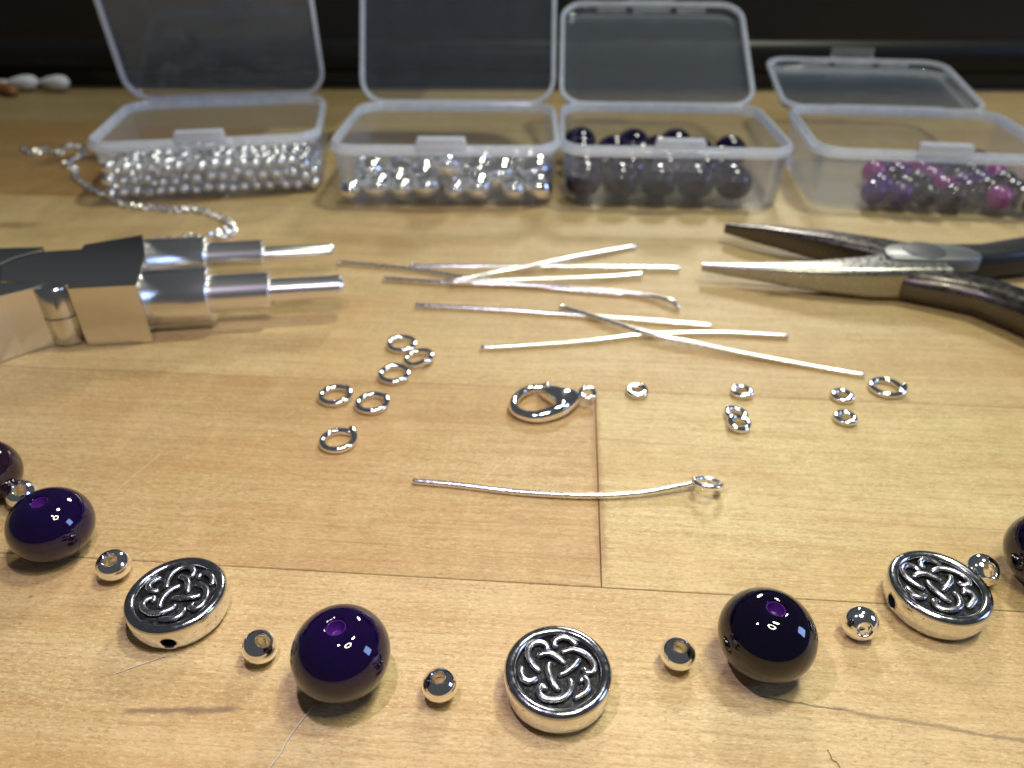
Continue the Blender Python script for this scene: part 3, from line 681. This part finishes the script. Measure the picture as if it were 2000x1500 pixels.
def fill(box_o, P, me_list, name, labels, group, dz=0.12, seed=1, r=None):
    rr = random.Random(seed)
    R = Matrix.Rotation(box_o.rotation_euler.z, 4, 'Z')
    wd = place_words(P, r) if r else None
    for i, q in enumerate(P):
        p = R @ Vector((q[0] / 100, q[1] / 100, q[2] / 100 + dz)) + box_o.location
        m_i = rr.randrange(len(me_list))
        o = bpy.data.objects.new(name, me_list[m_i]); COL.objects.link(o)
        if len(q) > 3: o.scale = (q[3] / 100,) * 3
        o.location = p; o.rotation_euler = (rr.gauss(0, .4), rr.gauss(0, .4), rr.uniform(0, 6.28))
        tag(o, labels[m_i] + (', ' + wd[i] if wd else ''), 'bead', group)
def small_bead(name, R, h, rh, mat, seg=16, n=8):
    me = mesh(name, *lathe(spacer_profile(R, h, rh, n), seg, closed=True)); me.materials.append(mat); return me
B1 = small_bead('seed_bead', 1.0, 0.88, 0.40, M_CHAIN)
B2 = small_bead('silver_bead', 1.06, 0.90, 0.30, M_SILVER, 28, 14)
B3 = small_bead('purple_bead', 0.665, 0.61, 0.11, M_PURPLE, 28, 14)
B4 = [small_bead('plum_bead', 0.435, 0.42, 0.07, m_, 24, 12) for m_ in M_MAG]
fill(BOX[0], P1, [B1], 'small_silver_bead', ['tiny shiny silver bead heaped in the leftmost clear box'], 'tiny silver beads in the leftmost box')
fill(BOX[1], P2, [B2], 'silver_bead', ['silver bead in second box'], 'silver beads in the second box', seed=4, r=.56)
fill(BOX[2], P3, [B3], 'purple_bead', ['dark purple bead in third box'], 'purple beads in the third box', seed=5, r=.66)
fill(BOX[3], P4, B4, 'plum_bead', ['magenta bead in rightmost box', 'violet bead in rightmost box', 'blackish bead in rightmost box'], 'small purple and magenta beads in the fourth box', seed=6, r=.43)

# ------------------------------------------------------------------ stepped (bail making) pliers at left
PH = 1.58
sp0 = px(200, 680); 
sp = thing('stepped_pliers', 'silver stepped round-nose pliers reaching in from the left edge', 'pliers', (sp0.x, sp0.y, 0))
def tp(x, y, z=PH): p = px(x, y, z) - Vector((sp0.x, sp0.y, 0)); return (p.x, p.y)
def steel_piece(name, poly, z0=0.03, z1=PH, mat=None, bev=0.018):
    return obj(name, mesh(name, *prism(poly, z0, z1, bev), smooth=False), mat or M_STEEL, sp)
q = Vector(tp(265, 557)) ; q2 = Vector(tp(132, 564))
dr = (q - q2).normalized(); nr = Vector((-dr.y, dr.x))
steel_piece('jaw', [tuple(q2), tuple(q), tp(284, 497), tp(232, 502), tp(200, 528), tp(168, 545), tp(132, 556)], bev=0.004)
steel_piece('jaw', [tp(284, 500), tp(278, 458), tp(165, 477), tp(158, 486), tp(92, 490), tp(30, 507), tp(0, 520), tp(0, 548), tp(128, 556), tp(170, 549), tp(206, 534), tp(238, 506)], z1=PH - 0.006, bev=0.004)
steel_piece('handle_joint', [tp(62, 563), tp(80, 558), tp(76, 553), tp(0, 552), tp(-160, 575), tp(-160, 630), tp(0, 578)], z1=PH + 0.01)
steel_piece('handle_joint', [tp(0, 486), tp(86, 484), tp(88, 489), tp(28, 505), tp(0, 518), tp(-160, 545), tp(-160, 500)], z1=PH + 0.03)
bc = Vector(tp(104, 548))
obj('pivot_barrel', mesh('pivot_barrel', *lathe([(0, .05), (.38, .05), (.42, .10), (.42, .76), (.395, .785), (.42, .81), (.42, 1.50), (.39, 1.54), (0, 1.54)], 32)), M_STEEL, sp, (bc.x, bc.y - 0.10, 0))
def stepped_tip(base, tipp, zc, r1, r2, r3):
    a = px(*base, zc); b = px(*tipp, zc); L = (b - a).length
    s1, s2 = 0.34 * L, 0.63 * L
    prof = [(r1 * .9, -.02), (r1 * .95, 0), (r1, .05), (r1, s1 - .04), (r1 - .04, s1), (r2 + .005, s1 + .005), (r2, s1 + .03), (r2, s2 - .04), (r2 - .04, s2), (r3 + .005, s2 + .005), (r3, s2 + .03), (r3, L - .10), (r3 * .8, L - .02), (r3 * .4, L), (0, L)]
    o = obj('stepped_tip', mesh('stepped_tip', *lathe(prof, 40), angle=35), M_TURNED, sp, (a.x - sp0.x, a.y - sp0.y, zc), (b - a).to_track_quat('Z', 'Y').to_euler())
    return o
stepped_tip((282, 582), (673, 559), 0.86, 0.69, 0.47, 0.30)
stepped_tip((284, 510), (653, 492), 0.84, 0.60, 0.43, 0.24)

# ------------------------------------------------------------------ long nose pliers at right
np0 = px(1805, 520, 0.4); np0.z = 0
lnp = thing('long_nose_pliers', 'worn grey long nose pliers lying open at the right edge, tips pointing left', 'pliers', np0)
def sweep(stations, mat, name, rough=0.3, n=4):
    """(x, y, z bottom, z top, half width) stations joined by a rounded section"""
    P = [Vector((s[0], s[1], 0)) for s in stations]; L = []
    for i, s in enumerate(stations):
        t = (P[min(i + 1, len(P) - 1)] - P[max(i - 1, 0)]).normalized(); sd = Vector((-t.y, t.x, 0))
        h, wd = s[3] - s[2], s[4]
        r = min(h, wd * 2) * rough
        ring_ = [P[i] + sd * x + Vector((0, 0, s[2] + h / 2 + y)) - np0 for x, y, _ in rrect(wd * 2, h, r, 0, n)]
        L.append(ring_)
    return obj(name, mesh(name, *loft(L), angle=45), mat, lnp)
def st(x, y, zb, zt, hw): p = px(x, y, zt); return (p.x, p.y, zb, zt, hw)
sweep([st(1372, 514, .30, .52, .09), st(1470, 516, .24, .66, .20), st(1600, 516, .16, .86, .36), st(1700, 512, .08, .97, .52), st(1790, 505, .05, 1.0, .72), st(1840, 505, .05, 1.0, .74)], M_BRIGHT, 'jaw', .22)
sweep([st(1418, 436, .30, .60, .10), st(1500, 442, .22, .78, .22), st(1620, 456, .14, .92, .40), st(1720, 474, .10, .95, .55), st(1800, 490, .08, .96, .6)], M_GUN, 'jaw', .22)
sweep([st(1725, 512, .12, .84, .22), st(1780, 527, .06, .88, .40), st(1850, 535, .05, .92, .48), st(1930, 548, .05, .95, .52), st(2010, 574, .05, 1.0, .52), st(2120, 618, .05, 1.0, .55), st(2300, 690, .05, 1.0, .55)], M_GUN, 'handle', .40)
sweep([st(1850, 482, .08, .93, .45), st(1930, 482, .08, .95, .5), st(2010, 470, .05, 1.0, .55), st(2150, 440, .05, 1.1, .6), st(2350, 400, .05, 1.1, .6)], M_GRIP, 'handle', .40)
bz = 1.0
bq = px(1812, 491, 1.06)
boss = [(-1.3, -.35), (-1.0, -.55), (0, -.62), (1.0, -.60), (1.45, -.30), (1.3, .25), (.8, .55), (0, .62), (-.8, .55), (-1.2, .2)]
boss = [v.to_2d() for v in catmull([Vector((x, y, 0)) for x, y in boss], 4, closed=True)]
obj('joint_plate', mesh('joint_plate', *prism([(b.x * .95, b.y * .92) for b in boss], .7, 1.08, .05), angle=50), M_PLATE, lnp, (bq.x - np0.x, bq.y - np0.y, 0))
rq = px(1806, 487, 1.11)
obj('rivet', mesh('rivet', *lathe([(.55, .9), (.55, 1.09), (.51, 1.115), (0, 1.12)], 36)), M_RIVET, lnp, (rq.x - np0.x, rq.y - np0.y, 0))

# ------------------------------------------------------------------ cotton swabs, stick, thread and hair
def swab(tip, back, label, sz=1.0):
    a, b = px(*tip, .5), px(*back, .5); t = thing('cotton_swab', label, 'cotton swab', (a.x, a.y, 0), group='cotton swabs at the back left')
    d = (b - a).normalized()
    prof = [(0, 0), (.22, .05), (.38, .22), (.44, .5), (.43, .8), (.36, 1.2), (.24, 1.6), (.13, 1.85), (.1, 1.9)]
    o = obj('bud', mesh('bud', *lathe([(r * sz, z * sz) for r, z in prof], 20)), M_COTTON, t, (0, 0, .5), d.to_track_quat('Z', 'Y').to_euler())
    obj('swab_stick', mesh('swab_stick', *tube([d * 1.8 * sz + Vector((0, 0, .5)), d * 8 + Vector((0, 0, .5))], .12, 10)), M_COTTON, t)
swab((134, 161), (0, 160), 'white cotton swab whose bud reaches farthest right at the back left', 0.85)
swab((74, 160), (-60, 163), 'white cotton swab whose bud ends left of the other one', 0.85)
a, b = px(24, 178, .3), px(-90, 150, .3)
o = obj('brown_stick', mesh('brown_stick', *tube([(0, 0, .3), (b.x - a.x, b.y - a.y, .5)], .3, 12)), M_STICK, None, (a.x, a.y, 0))
tag(o, 'reddish brown stick end at the left edge in front of the cotton swabs', 'stick')
tp_ = catmull([px(x, y, .02) for x, y in ((612, 1378), (596, 1398), (580, 1418), (560, 1447), (545, 1475), (524, 1502), (505, 1530))], 5)
c0 = tp_[0].copy()
tag(obj('thread', mesh('thread', *tube([p - c0 for p in tp_], 0.011, 6)), M_THREAD, None, c0), 'pale grey thread running from the front purple bead to the lower edge', 'thread')
hp = catmull([px(x, y, .012) for x, y in ((1616, 1464), (1622, 1474), (1626, 1484), (1636, 1490), (1641, 1500), (1650, 1512))], 5)
c0 = hp[0].copy()
tag(obj('hair_strand', mesh('hair_strand', *tube([p - c0 for p in hp], 0.0045, 6)), M_HAIR, None, c0), 'tiny dark curled hair at the lower edge right of centre', 'hair')
hp = catmull([px(x, y, .012) for x, y in ((322, 1282), (290, 1293), (255, 1305), (222, 1317))], 5)
c0 = hp[0].copy()
tag(obj('fibre', mesh('fibre', *tube([p - c0 for p in hp], 0.007, 6)), M_THREAD, None, c0), 'short pale fibre on the wood in front of the left knot disc', 'fibre')
